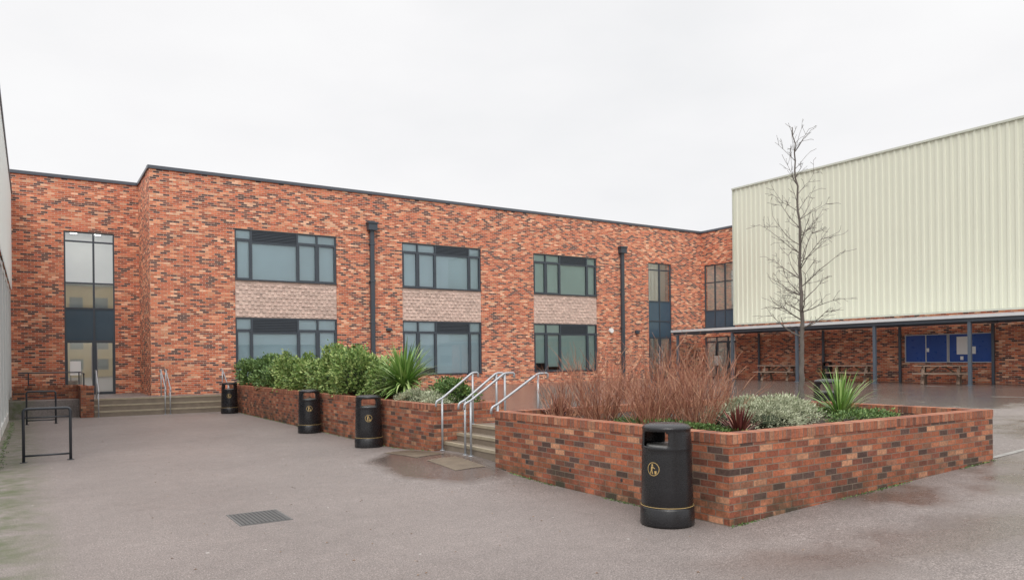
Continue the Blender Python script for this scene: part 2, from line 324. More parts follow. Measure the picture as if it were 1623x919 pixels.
def window(parent,name,ax,P,u0,u1,z0,z1,cols,cells,back='blind',depth=.12,sill=True,drops=None):
    fr=MB(); gl=MB(); lv=MB(); bk=MB(); op=MB()
    W=u1-u0; H=z1-z0; t=.055; wi,wo_=-.11,-.035
    g=.003
    wbox(fr,ax,P,u0+g,u0+t,wi,wo_,z0+g,z1-g); wbox(fr,ax,P,u1-t,u1-g,wi,wo_,z0+g,z1-g)
    wbox(fr,ax,P,u0+t,u1-t,wi,wo_,z1-t,z1-g); wbox(fr,ax,P,u0+t,u1-t,wi,wo_,z0+g,z0+t)
    for c in cols[1:-1]:
        uc=u0+W*c; wbox(fr,ax,P,uc-.035,uc+.035,wi,wo_+.004,z0+t,z1-t)
    for k in range(len(cols)-1):
        a=u0+W*cols[k]+(t if k==0 else .035); b_=u0+W*cols[k+1]-(t if k==len(cols)-2 else .035)
        for (ft,fb,kind) in cells[k]:
            zt=z1-H*ft-(t if ft==0 else 0); zb=z1-H*fb+(t if fb>=1 else 0)
            if ft>0: wbox(fr,ax,P,a,b_,wi,wo_-.003,zt-.03,zt+.03); zt-=.03
            if fb<1: zb+=.03
            if kind=='l':
                n=max(3,int((zt-zb)/.06))
                for i in range(n):
                    zz=zb+(zt-zb)*(i+.2)/n
                    wbox(lv,ax,P,a,b_,-.09,-.045,zz,zz+(zt-zb)/n*.55)
                wbox(lv,ax,P,a,b_,-.13,-.111,zb,zt)
            elif kind=='o':
                wbox(op,ax,P,a,b_,-.08,-.06,zb,zt)
            else:
                m0=-.075
                if ax=='Y': gl.face([(a,P-m0,zb),(b_,P-m0,zb),(b_,P-m0,zt),(a,P-m0,zt)])
                else: gl.face([(P-m0,b_,zb),(P-m0,a,zb),(P-m0,a,zt),(P-m0,b_,zt)])
                if kind in('c','d'):
                    s=.045
                    wbox(fr,ax,P,a,a+s,wi,wo_+.012,zb,zt); wbox(fr,ax,P,b_-s,b_,wi,wo_+.012,zb,zt)
                    wbox(fr,ax,P,a+s,b_-s,wi,wo_+.012,zt-s,zt); wbox(fr,ax,P,a+s,b_-s,wi,wo_+.012,zb,zb+s)
    fr.obj(name+'_frame',M_frame,parent)
    gl.obj(name+'_glass',M_glass if back!='room' else M_glassR,parent)
    if lv.f: lv.obj(name+'_louvre',M_frame,parent)
    if op.f: op.obj(name+'_panel',M_opaque,parent)
    if back in('blind','blind2'):
        mt=M_blind if back=='blind' else M_blind2
        for k in range(len(cols)-1):
            a=u0+W*cols[k]+.02; b_=u0+W*cols[k+1]-.02
            drop=(drops[k] if drops else 0)
            wbox(bk,ax,P,a,b_,-.13-.006*k,-.123-.006*k,z0+.02+H*drop,z1-.02)
        bk.obj(name+'_blinds',mt,parent)
        bb=MB(); wbox(bb,ax,P,u0-.1,u1+.1,-.9,-.88,z0-.1,z1+.1); wbox(bb,ax,P,u0-.1,u1+.1,-.88,-.27,z0-.12,z0-.02); bb.obj(name+'_room',M_roomd,parent)
    else:
        D=depth; bb=MB()
        wbox(bb,ax,P,u0-1,u1+1,-D-.05,-D,z0,z1+.3)
        wbox(bb,ax,P,u0-1.05,u0-1,-D,-.27,z0,z1+.3); wbox(bb,ax,P,u1+1,u1+1.05,-D,-.27,z0,z1+.3)
        wbox(bb,ax,P,u0-1,u1+1,-D,-.27,z1+.3,z1+.35); wbox(bb,ax,P,u0-1,u1+1,-D,-.27,z0-.06,z0-.01)
        if H>4: wbox(bb,ax,P,u0-1,u1+1,-D,-.27,z0+3.2,z0+3.55)
        bb.obj(name+'_room',M_room,parent)
        lm=MB()
        for q in (.25,.75):
            uc=u0+W*q
            wbox(lm,ax,P,uc-.12,uc+.12,-D*.8,-D*.3,z1+.26,z1+.29)
            if H>4: wbox(lm,ax,P,uc-.12,uc+.12,-D*.8,-D*.3,z0+3.16,z0+3.19)
        lm.obj(name+'_ceiling_lamps',M_lamp,parent)
    if sill:
        s=MB(); wbox(s,ax,P,u0+.004,u1-.004,-.033,.035,z0+.004,z0+.05); s.obj(name+'_sill',M_frame,parent)

# ---------------------------------------------------------------- main school building
school=empty('brick_school_building',(0,0,0))
YF=30.2; YR=33.5; XC=3.70; XE=32.95; ZT=9.0; T0=.3
facade_w=[(6.72,10.85),(13.87,17.95),(20.98,25.04)]
zu0,zu1=5.02,7.05; zl0,zl1=1.12,3.56
ops=[]
for a,b_ in facade_w: ops+= [(a,b_,zl0,zu1)]
ops.append((28.74,30.5,.58,7.06))
wm=MB()
wallo(wm,'Y',YF,XC,XE,T0,ZT,ops)
wallo(wm,'X',XC,YF,YR,T0,ZT,[])
wallo(wm,'Y',YR,-12,XC,T0,ZT,[(1.08,2.82,.58,6.98)])
wallo(wm,'X',XE,27.0,YF,T0,ZT,[(27.75,29.98,3.42,7.1),(27.75,29.98,.58,2.95)])
wm.face([(60,48,0),(-12,48,0),(-12,48,ZT),(60,48,ZT)],[(60,0),(-12,0),(-12,ZT),(60,ZT)])
wm.face([(-12,48,0),(-12,YR,0),(-12,YR,ZT),(-12,48,ZT)],[(48,0),(YR,0),(YR,ZT),(48,ZT)])
wm.obj('brick_walls',M_brick,school)
rf=MB(); rf.box(XC+.3,60,YF+.3,47.9,8.5,8.6); rf.box(-11.9,XC+.3,YR+.3,47.9,8.5,8.6); rf.box(XE+.3,60,27.5,YF+.3,8.5,8.6); rf.obj('roof',M_roof,school)
cp=MB(); e=.05
cp.box(XC-e,XE+.3,YF-e,YF+.3,ZT,ZT+.13); cp.box(XC-e,XC+.3,YF+.3,YR+.3,ZT,ZT+.13); cp.box(-12,XC-e,YR-e,YR+.3,ZT,ZT+.13)
cp.box(XE-e,XE+.3,27.45,YF-e,ZT,ZT+.13)
cp.obj('parapet_coping',M_coping_m,school,bevel=.012)
sp_=MB(); dots=MB()
for a,b_ in facade_w:
    wbox(sp_,'Y',YF,a+.004,b_-.004,-.2,-.03,zl1+.002,zu0-.002)
    j=0; zz=3.60
    while zz<zu0-.1:
        u=a+.05+(.1125 if j%2 else 0)
        while u+.1<b_-.02:
            wbox(dots,'Y',YF,u,u+.1,-.03,-.002,zz+.011,zz+.064); u+=.225
        zz+=.15; j+=1
sp_.obj('spandrel_panels',M_spand,school); dots.obj('spandrel_studs',M_stud,school)
colsA=[0,.155,.60,.80,1]; cA=[[(0,.2,'f'),(.2,1,'c')],[(0,.25,'l'),(.25,1,'f')],[(0,.2,'f'),(.2,1,'c')],[(0,.2,'f'),(.2,1,'c')]]
colsB=[0,.19,.41,.84,1]; cB=[[(0,.2,'f'),(.2,1,'c')],[(0,.2,'f'),(.2,1,'c')],[(0,.22,'l'),(.22,1,'f')],[(0,.2,'f'),(.2,1,'c')]]
for i,(a,b_) in enumerate(facade_w):
    c,cc_=(colsA,cA) if i==0 else (colsB,cB)
    bl='blind2' if i==2 else 'blind'
    window(school,'upper_window_%d'%i,'Y',YF,a,b_,zu0,zu1,c,cc_,bl,drops=[[0,0,.05,0],[0,0,0,.03],[0,.0,.02,0]][i])
    window(school,'lower_window_%d'%i,'Y',YF,a,b_,zl0,zl1-.01,c,cc_,bl,drops=[[0,0,0,.0],[0,.12,0,.0],[.18,.1,.02,0]][i])
window(school,'stair_window','Y',YR,1.08,2.82,.58,6.98,[0,.58,1],
  [[(0,.06,'f'),(.06,.315,'f'),(.315,.47,'f'),(.47,.67,'o'),(.67,1,'d')],[(0,.06,'f'),(.06,.315,'f'),(.315,.47,'f'),(.47,.67,'o'),(.67,1,'d')]],'room',3.0,sill=False)
window(school,'corner_stair_window','Y',YF,28.74,30.5,.58,7.06,[0,.5,1],
  [[(0,.06,'f'),(.06,.33,'f'),(.33,.5,'o'),(.5,.64,'o'),(.64,1,'d')],[(0,.06,'f'),(.06,.33,'f'),(.33,.5,'o'),(.5,.64,'o'),(.64,1,'d')]],'room',2.2,sill=False)
window(school,'return_window','X',XE,27.75,29.98,3.42,7.1,[0,.33,.66,1],[[(0,.28,'f'),(.28,.72,'f'),(.72,1,'o')]]*3,'room',3.0)
window(school,'entrance_doors','X',XE,27.75,29.98,.58,2.95,[0,.25,.62,1],[[(0,.12,'f'),(.12,1,'d')]]*3,'room',3.0,sill=False)
h=MB()
for u in (2.0,2.18): h.tube([(u,YR-.0,.58+.6),(u,YR-.0,.58+1.9)],.016,6)
for u in (28.32,28.5): h.tube([(XE-.02,u,1.2),(XE-.02,u,2.3)],.016,6)
for u in (29.5,29.74): h.tube([(u,YF-.02,1.2),(u,YF-.02,2.4)],.016,6)
h.obj('door_handles',M_galv,school)
nt_=MB(); wbox(nt_,'Y',YR,1.25,1.62,-.03,-.025,1.35,1.9); wbox(nt_,'X',XE,28.9,29.3,-.03,-.02,1.3,1.85); nt_.obj('door_notices',M_white,school)
dp=MB()
for x in (12.41,26.75):
    dp.box(x-.09,x+.09,YF-.17,YF-.03,.6,7.45)
    dp.box(x-.2,x+.2,YF-.27,YF-.005,7.42,7.72); dp.box(x-.24,x+.24,YF-.30,YF-.003,7.70,7.78)
    for zz in (1.6,3.4,5.2,6.8): dp.box(x-.13,x+.13,YF-.18,YF-.002,zz,zz+.05)
dp.obj('rainwater_downpipes',M_frame,school,bevel=.01)
fx=MB(); fx.box(13.05,13.3,YF-.12,YF-.002,3.1,3.22); fx.box(27.7,27.95,YF-.14,YF-.002,3.1,3.3); fx.obj('wall_lights',M_frame,school,bevel=.02)
al=MB(); al.tube([(25.95,YF-.12,3.25),(25.95,YF-.01,3.25)],.13,16); al.obj('alarm_sounder',M_white,school)

# buildings across the yard (behind the viewpoint; seen in the window reflections)
ab=empty('apartment_building'); m_=MB(); m_.box(-6,11,-60,-45,-.2,12.0); m_.obj('walls',M_yell,ab)
m_=MB()
for k in range(4):
    for j in range(5): m_.box(-4.5+j*2.9,-4.5+j*2.9+1.5,-45.02,-44.98,1+k*2.7,2.4+k*2.7)
m_.obj('windows',M_dwin,ab); m_=MB(); m_.box(-6.3,11.3,-60.3,-44.7,12.0,12.4); m_.obj('roof',M_roof,ab)
lb=empty('low_school_block'); m_=MB(); m_.box(24,110,-72,-60,-.2,4.2); m_.obj('walls',M_lowb,lb)
m_=MB()
for j in range(20): m_.box(25+j*4.2,25+j*4.2+2.6,-60.0,-59.95,1.2,2.6)
m_.obj('windows',M_dwin,lb); m_=MB(); m_.box(23.7,110.3,-72.3,-59.7,4.2,4.5); m_.obj('roof',M_roof,lb)

# ---------------------------------------------------------------- sports hall
hall=empty('sports_hall_building')
XH=32.5; HT=10.97
pm=MB(); pitch=.305; y=27.4; prof=[]
while y>0:
    prof+=[(y,0),(y-.155,0),(y-.185,.04),(y-.275,.04)]; y-=pitch
for i in range(len(prof)-1):
    (ya,wa),(yb,wb)=prof[i],prof[i+1]
    pm.face([(XH-wa,ya,3.6),(XH-wb,yb,3.6),(XH-wb,yb,HT),(XH-wa,ya,HT)])
pm.face([(XH,27.4,3.6),(XH,27.4,HT),(62,27.4,HT),(62,27.4,3.6)])
pm.obj('profiled_cladding',M_hallclad,hall)
hb=MB(); hb.box(XH+.06,61.9,.3,27.35,T0,3.6,0,'y'); hb.obj('brick_plinth',M_brick_hall,hall)
hr=MB(); hr.box(XH+.02,62,.2,27.38,HT-.3,HT-.2); hr.obj('roof',M_roof,hall)
hc=MB(); hc.box(XH-.09,XH+.12,.1,27.46,HT-.02,HT+.07); hc.box(XH-.075,XH+.05,.1,27.44,3.52,3.60); hc.box(XH-.06,XH+.02,27.38,27.45,3.6,HT-.02); hc.obj('flashings',simple('cream_flashing',(.56,.58,.50),.4),hall)
can=empty('walkway_canopy')
c=MB(); c.box(29.95,32.44,3,29.6,3.16,3.2); c.obj('roof_sheet',M_canopy,can)
c=MB(); c.box(29.87,29.95,3,29.65,3.17,3.29); c.box(29.95,32.44,29.6,29.65,3.1,3.27); c.obj('fascia_gutter',simple('gutter',(.66,.68,.69),.4),can)
c=MB(); c.box(30.0,30.1,3,29.6,3.03,3.155); c.box(32.3,32.4,3,27.3,3.03,3.155)
ypost=[6.5,10.3,14.1,17.9,21.7,25.5,29.3]
for y in ypost:
    c.box(30.1,32.3,y-.04,y+.04,3.05,3.15)
for y in ypost[:-1]:
    c.box(32.36,32.46,y+.18,y+.28,.55,3.02)
for y in ypost:
    c.box(29.99,30.11,y-.06,y+.06,.55,3.02); c.box(29.94,30.16,y-.11,y+.11,.57,.60)
c.obj('posts_and_beams',M_post,can,bevel=.008)
def noticeboard(y0,y1,z0,z1,parts,papers):
    e_=empty('notice_board',(32.5,(y0+y1)/2,(z0+z1)/2))
    def bx(n,mt,x0,x1,a,b_,c_,d_):
        m_=MB(); m_.box(x0-32.5,x1-32.5,a-(y0+y1)/2,b_-(y0+y1)/2,c_-(z0+z1)/2,d_-(z0+z1)/2); return m_.obj(n,mt,e_)
    bx('panel',M_blue,32.50,32.54,y0,y1,z0,z1)
    t=.035
    bx('frame_top',M_alu,32.47,32.545,y0-t,y1+t,z1,z1+t); bx('frame_bottom',M_alu,32.47,32.545,y0-t,y1+t,z0-t,z0)
    bx('frame_side_1',M_alu,32.47,32.545,y0-t,y0,z0,z1); bx('frame_side_2',M_alu,32.47,32.545,y1,y1+t,z0,z1)
    for i in range(1,parts):
        yy=y0+(y1-y0)*i/parts; bx('mullion_%d'%i,M_alu,32.47,32.498,yy-.02,yy+.02,z0,z1)
    for i,(a,b_,c_,d_) in enumerate(papers): bx('paper_%d'%i,M_white,32.485,32.497,a,b_,c_,d_)
noticeboard(16.15,17.9,1.47,2.62,2,[(16.9,17.0,1.9,2.06)] )
noticeboard(14.4,16.05,1.47,2.62,2,[(15.30,15.76,1.78,2.52),(15.02,15.2,1.8,2.1),(15.5,15.62,1.55,1.7)])

# ---------------------------------------------------------------- side building
side=empty('clad_side_building'); XL=-.62
s=MB(); y=33.45
prof=[]
while y>15: prof+=[(y,0),(y-.155,0),(y-.195,.03),(y-.265,.03)]; y-=pitch
for i in range(len(prof)-1):
    (ya,wa),(yb,wb)=prof[i],prof[i+1]
    s.face([(XL+wa,ya,4.6),(XL+wa,ya,8.2),(XL+wb,yb,8.2),(XL+wb,yb,4.6)])
s.face([(XL,15,0),(XL,15,8.2),(-14,15,8.2),(-14,15,0)]); s.obj('profiled_cladding',M_sideclad,side)
s=MB(); s.box(-14,XL+.06,15,33.4,8.2,8.33); s.obj('roof_edge',M_coping_m,side)
s=MB()
for y in [15.1+2.28*i for i in range(9)]:
    s.box(XL-.3,XL-.02,y-.14,y+.14,-.1,4.6)
s.box(XL-.25,XL-.04,15,33.4,4.45,4.58); s.box(XL-.3,XL-.02,15.0,33.4,-.1,.25); s.obj('rendered_piers',M_render,side)
s=MB()
for i in range(8):
    y=15.1+2.28*i
    s.box(XL-.2,XL-.12,y+.14,y+.2,.25,4.45); s.box(XL-.2,XL-.12,y+1.1,y+1.17,.25,4.45); s.box(XL-.2,XL-.12,y+.2,y+2.14,2.4,2.5)
s.obj('glazing_frames',M_frame,side)
s=MB(); s.box(XL-.17,XL-.15,15.2,33.3,.25,4.45); s.obj('glazing',M_opaque,side)

# ---------------------------------------------------------------- planters
def planter(name,x0,x1,y0,y1,zt):
    e_=empty(name,(0,0,0)); t=.215; zc=zt-.102; b=-.3
    m_=MB()
    m_.box(x0,x1,y0,y0+t,b,zc,0,'x'); m_.box(x0,x1,y1-t,y1,b,zc,0,'x')
    m_.box(x0+.0,x0+t,y0+t,y1-t,b,zc,0,'y'); m_.box(x1-t,x1,y0+t,y1-t,b,zc,0,'y')
    m_.obj('brick_walls',M_pbrick,e_)
    c_=MB(); o=.006
    c_.box(x0-o,x1+o,y0-o,y0+t,zc,zt,0,'x'); c_.box(x0-o,x1+o,y1-t,y1+o,zc,zt,0,'x')
    c_.box(x0-o,x0+t,y0+t,y1-t,zc,zt,0,'y'); c_.box(x1-t,x1+o,y0+t,y1-t,zc,zt,0,'y')
    c_.obj('brick_coping',M_coping,e_)
    s_=MB(); nx_=int((x1-x0)/.2)+2; ny_=int((y1-y0)/.2)+2
    for j in range(ny_):
        for i in range(nx_):
            s_.v.append((x0+t-.02+(x1-x0-2*t+.04)*i/(nx_-1),y0+t-.02+(y1-y0-2*t+.04)*j/(ny_-1),zt-.14+random.uniform(-.03,.03)))
    for j in range(ny_-1):
        for i in range(nx_-1):
            s_.f.append((j*nx_+i,j*nx_+i+1,(j+1)*nx_+i+1,(j+1)*nx_+i)); s_.uv.append([(0,0)]*4); s_.m.append(0)
    s_.obj('soil',M_soil,e_,smooth=True)
    return e_
p1=planter('brick_planter',6.17,11.95,5.30,10.0,.97)
p2=planter('brick_planter',6.18,7.7,12.15,29.1,.97)
wh=MB()
for y in (9.1,8.05,7.0): wh.tube([(6.10+.066,y,.27),(6.3,y,.27)],.022,10)
for y in (14,16,20,24): wh.tube([(6.175,y,.3),(6.3,y,.3)],.022,10)
wh.obj('weep_holes',M_ironslot,p1)
ms=MB()
def tuft(x,y):
    for _ in range(5):
        q=Vector((x+random.gauss(0,.02),y+random.gauss(0,.02),G(x,y)-.002)); a=random.uniform(0,6.28); s_=random.uniform(.012,.03)
        dr=Vector((math.cos(a)*.7,math.sin(a)*.7,random.uniform(.3,1)))*s_; sd_=Vector((-math.sin(a),math.cos(a),0))*s_*.4
        ms.face([q-sd_,q+sd_,q+dr])
for _ in range(260):
    y=random.uniform(5.3,10)
    if math.sin(y*3)+random.random()>.6: tuft(6.15,y)
    x=random.uniform(6.17,11.95)
    if math.sin(x*2.3)+random.random()>.6: tuft(x,5.28)
    tuft(6.16,random.uniform(12.2,28))
for _ in range(250):
    tuft(-.55+abs(random.gauss(0,.05)),random.uniform(15,28))
ms.obj('moss_tufts',M_leafD)

# ---------------------------------------------------------------- steps
st=empty('yard_steps'); m_=MB(); n_=MB()
tops=[.29,.435,.585]; xsr=[6.38,6.66,6.94]
for i in range(3):
    m_.box(xsr[i],7.3 if i==2 else xsr[i+1]+.0,10.0,12.15,-.2,tops[i]-.004)
    n_.box(xsr[i]-.012,xsr[i]+.06,10.005,12.145,tops[i]-.05,tops[i]+.002)
m_.obj('treads',M_step,st); n_.obj('nosings',M_nose,st)
st2=empty('entrance_steps'); m_=MB(); n_=MB()
ysr=[28.4,28.72,29.04]; tp=[.19,.385,.585]
for i in range(3):
    m_.box(1.75,6.18,ysr[i],29.4 if i==2 else ysr[i+1],-.2,tp[i]-.004)
    n_.box(1.755,6.175,ysr[i]-.012,ysr[i]+.06,tp[i]-.05,tp[i]+.002)
m_.obj('treads',M_step,st2); n_.obj('nosings',M_nose,st2)
rw=empty('ramp_wall'); m_=MB(); m_.box(1.35,1.74,28.35,28.57,-.2,.98,0,'x'); m_.box(1.35,1.56,28.57,30.4,-.2,.98,0,'y'); m_.box(-.56,1.35,30.2,30.4,-.2,.98,0,'x')
m_.obj('brickwork',M_pbrick,rw)
m_=MB(); m_.box(1.34,1.75,28.34,28.58,.98,1.06,0,'x'); m_.box(1.34,1.57,28.58,30.4,.98,1.06,0,'y'); m_.box(-.56,1.34,30.19,30.41,.98,1.06,0,'x'); m_.obj('coping',M_coping,rw)
m_=MB(); m_.tube([(-.4,30.3,1.5),(1.4,30.3,1.5),(1.46,30.2,1.5),(1.46,28.5,1.45)],.022,8)
for p in ((-.1,30.3),(1.4,30.3),(1.46,28.6)): m_.tube([(p[0],p[1],1.0),(p[0],p[1],1.49)],.02,8)
m_.obj('guard_rail',M_hoop,rw)

def bend(pts,rad=.07,n=4):
    out=[Vector(pts[0])]
    for i in range(1,len(pts)-1):
        p=Vector(pts[i]); a=(Vector(pts[i-1])-p); b_=(Vector(pts[i+1])-p); k=min(rad,a.length*.45,b_.length*.45)
        a=p+a.normalized()*k; b_=p+b_.normalized()*k
        for j in range(n+1):
            t=j/n; out.append(a*(1-t)**2+p*2*t*(1-t)+b_*t*t)
    out.append(Vector(pts[-1])); return out
def handrail(p0,z0,p1,z1,ext=.28):
    e_=empty('handrail',(p0[0],p0[1],z0)); O=Vector((p0[0],p0[1],z0))
    dr=(Vector((p1[0],p1[1],0))-Vector((p0[0],p0[1],0))).normalized()
    A=Vector((p0[0],p0[1],z0)); B=Vector((p1[0],p1[1],z1)); up=Vector((0,0,1))
    m_=MB(); R=.021
    a0=A-dr*.12+up*.90
    path=[A-dr*.13+up*.80,a0,A+up*.95,B+up*.97,B+dr*ext+up*.97,B+dr*ext+up*.88]
    m_.tube([q-O for q in bend(path,.05)],R,10)
    m_.tube([A-O,A+up*.94-O],R*.95,10); m_.tube([B-O,B+up*.96-O],R*.95,10)
    for q in (A,B):
        m_.tube([q-O,q-O+up*.012],.05,12)
    m_.obj('rail_tube',M_galv,e_,smooth=True)
handrail((6.3,12.05),.14,(6.95,12.05),.58,.12)
handrail((6.3,11.2),.14,(6.95,11.2),.58,.15)
handrail((6.3,11.0),.14,(7.0,11.0),.58,.2)
handrail((6.3,10.12),.12,(7.1,10.12),.58,.2)
handrail((1.86,28.25),0,(1.86,29.2),.58)
handrail((3.9,28.25),0,(3.9,29.2),.58)
handrail((4.06,28.25),0,(4.06,29.2),.58)
handrail((6.0,28.25),0,(6.0,29.2),.58)

def mat_paving(x0,x1,y0,y1):
    e_=empty('tactile_paving'); m_=MB(); ny=max(2,int((y1-y0)/.1)); k=int((x1-x0)/.06)
    for j in range(ny):
        ya=y0+(y1-y0)*j/ny; yb=y0+(y1-y0)*(j+1)/ny
        for q in range(6):
            xa=x0+(x1-x0)*q/6; xb=x0+(x1-x0)*(q+1)/6
            m_.face([(x,y,G(x,y)+.004) for x,y in [(xa,ya),(xb,ya),(xb,yb),(xa,yb)]])
        for i in range(k):
            xa=x0+.015+i*(x1-x0)/k; gp=.012 if j%4==3 else 0
            m_.face([(x,y,G(x,y)+.009) for x,y in [(xa,ya),(xa+.03,ya),(xa+.03,yb-gp),(xa,yb-gp)]])
    m_.obj('paving_units',M_tact,e_)
mat_paving(5.5,6.05,10.1,11.1); mat_paving(5.5,6.05,11.5,12.9)
mh=empty('manhole_cover'); m_=MB(); m_.box(1.9,2.48,8.42,9.12,-.02,.005); m_.obj('frame',M_iron,mh)
m_=MB()
for i in range(12):
    for j in range(14):
        x=1.93+i*.044; y=8.45+j*.0465
        m_.box(x,x+.03,y,y+.033,.004,.010)
m_.obj('cover_studs',M_iron,mh)
m_=MB(); m_.box(1.925,2.455,8.445,9.095,.003,.0065); m_.obj('cover_base',M_ironslot,mh)
ch=MB()
for i in range(40):
    x0=12.1+i*.45; x1=x0+.44
    ch.face([(x0,5.35,G(x0,5.35)+.006),(x1,5.35,G(x1,5.35)+.006),(x1,5.45,G(x1,5.45)+.006),(x0,5.45,G(x0,5.45)+.006)])
ch.obj('drainage_channel',simple('channel_concrete',(.30,.29,.27),.7,var=.25,scale=8))

# ---------------------------------------------------------------- litter bins
def bin_(x,y,z,ang,scale=1,logo=True):
    e_=empty('litter_bin',(x,y,z)); e_.rotation_euler=(0,0,ang); e_.scale=(scale,)*3
    prof=[(.272,0),(.287,.012),(.290,.03),(.288,.185),(.280,.197),(.272,.205),(.272,.225),(.276,.235),(.274,.4),(.270,.6),(.266,.76),(.264,.80),(.266,.815),(.270,.825),(.268,.835)]
    zs=[.835+.0175*k for k in range(1,11)]
    prof+=[(.268-.012*(zz-.835)/.175,zz) for zz in zs]
    prof+=[(.258,1.025),(.262,1.035),(.258,1.05),(.235,1.072),(.18,1.086),(.09,1.092),(.0005,1.094)]
    S=72; m_=MB()
    for (rr_,zz) in prof:
        for k in range(S):
            a=2*math.pi*k/S; m_.v.append((rr_*math.cos(a),rr_*math.sin(a),zz))
    def hole(a,zz):
        for c0 in (0,math.pi):
            dd=abs((a-c0+math.pi)%(2*math.pi)-math.pi)*.262; hz=abs(zz-.925)
            w_,h_,rc=.165,.078,.04
            if dd<w_ and hz<h_:
                if dd>w_-rc and hz>h_-rc and math.hypot(dd-w_+rc,hz-h_+rc)>rc: continue
                return True
        return False
    for i in range(len(prof)-1):
        zc=(prof[i][1]+prof[i+1][1])/2
        for k in range(S):
            if hole(2*math.pi*(k+.5)/S,zc): continue
            k2=(k+1)%S
            m_.f.append((i*S+k,i*S+k2,(i+1)*S+k2,(i+1)*S+k)); m_.uv.append([(0,0)]*4); m_.m.append(0)
    o=m_.obj('body',M_black,e_,smooth=True); so_=o.modifiers.new('s','SOLIDIFY'); so_.thickness=.012; so_.offset=-1
    li=MB(); li.tube([(0,0,.70),(0,0,.86)],.215,32); li.obj('liner',M_liner,e_)
    rg=MB(); rg.tube([(.281*math.cos(a),.281*math.sin(a),.214) for a in [2*math.pi*k/64 for k in range(65)]],.0035,5,cap=False); rg.obj('gold_band',M_gold,e_)
    if logo:
        lg=MB(); zc=.62
        def mp(sx,sz): 
            R=.270+.0035+(.6-(zc+sz))*.02; a=-sx/R
            return (R*math.cos(a),R*math.sin(a),zc+sz)
        n=40
        for k in range(n):
            a,b_=2*math.pi*k/n,2*math.pi*(k+1)/n
            lg.face([mp(.072*math.cos(a),.072*math.sin(a)),mp(.072*math.cos(b_),.072*math.sin(b_)),mp(.065*math.cos(b_),.065*math.sin(b_)),mp(.065*math.cos(a),.065*math.sin(a))][::-1])
        def poly(P): lg.face([mp(q[0]*.92,q[1]*.92) for q in P][::-1])
        poly([(.012+.012*math.cos(t),.047+.012*math.sin(t)) for t in [2*math.pi*k/10 for k in range(10)]])
        poly([(.002,.034),(.028,.03),(.03,-.008),(.012,-.01)]); poly([(.004,.03),(-.026,.008),(-.022,.001),(.008,.018)])
        poly([(.012,-.01),(.022,-.01),(.012,-.056),(.0,-.056)]); poly([(.02,-.01),(.03,-.008),(.04,-.05),(.03,-.054)])
        poly([(-.045,-.02),(-.015,-.02),(-.02,-.056),(-.04,-.056)])
        lg.obj('litter_symbol',M_gold,e_)
A=math.radians
bin_(5.76,5.80,0,A(194)); bin_(5.86,14.5,0,A(248)); bin_(5.86,18.4,0,A(252)); bin_(5.82,27.2,0,A(255))
bin_(12.85,8.6,G(12.85,8.6),A(215)); bin_(31.7,21.25,.58,A(200),.85)

def hoop(y):
    e_=empty('cycle_stand',(.23,y,0)); m_=MB(); w_=.37; H=.98; R=.026
    m_.tube(bend([(-w_,0,0),(-w_,0,H),(w_,0,H),(w_,0,0)],.07,5),R,10)
    m_.tube([(-w_,0,.12),(w_,0,.12)],.018,8); m_.tube([(-w_,0,.82),(w_,0,.82)],.012,8)
    for sx in (-w_,w_): m_.tube([(sx,0,0),(sx,0,.01)],.06,12)
    m_.obj('steel_tube',M_hoop,e_,smooth=True)
hoop(16.2); hoop(26.3)

def picnic(x,y):
    e_=empty('picnic_table',(x,y,.59)); m_=MB(); L=.98
    for i in range(5): m_.box(-.37+i*.15,-.37+i*.15+.138,-L,L,.71,.755)
    for sx in (-1,1):
        for i in range(2):
            xx=sx*.70-.13+i*.14; m_.box(xx,xx+.128,-L,L,.41,.455)
    for yy in (-.62,.62):
        m_.box(-.82,.82,yy-.045,yy-.005,.31,.41); m_.box(-.36,.36,yy-.045,yy-.005,.61,.71)
        for sx in (-1,1):
            a=Vector((sx*.68,yy+.02,0)); b_=Vector((sx*.22,yy+.02,.70)); m_.tube([a,b_],.06,4)
    m_.tube([(0,-.6,.36),(0,-.1,.7)],.035,4); m_.tube([(0,.6,.36),(0,.1,.7)],.035,4)
    m_.obj('timber',M_wood,e_); e_.rotation_euler=(0,0,random.uniform(.25,.55))
picnic(31.0,23.4); picnic(31.0,19.5); picnic(30.95,15.6)

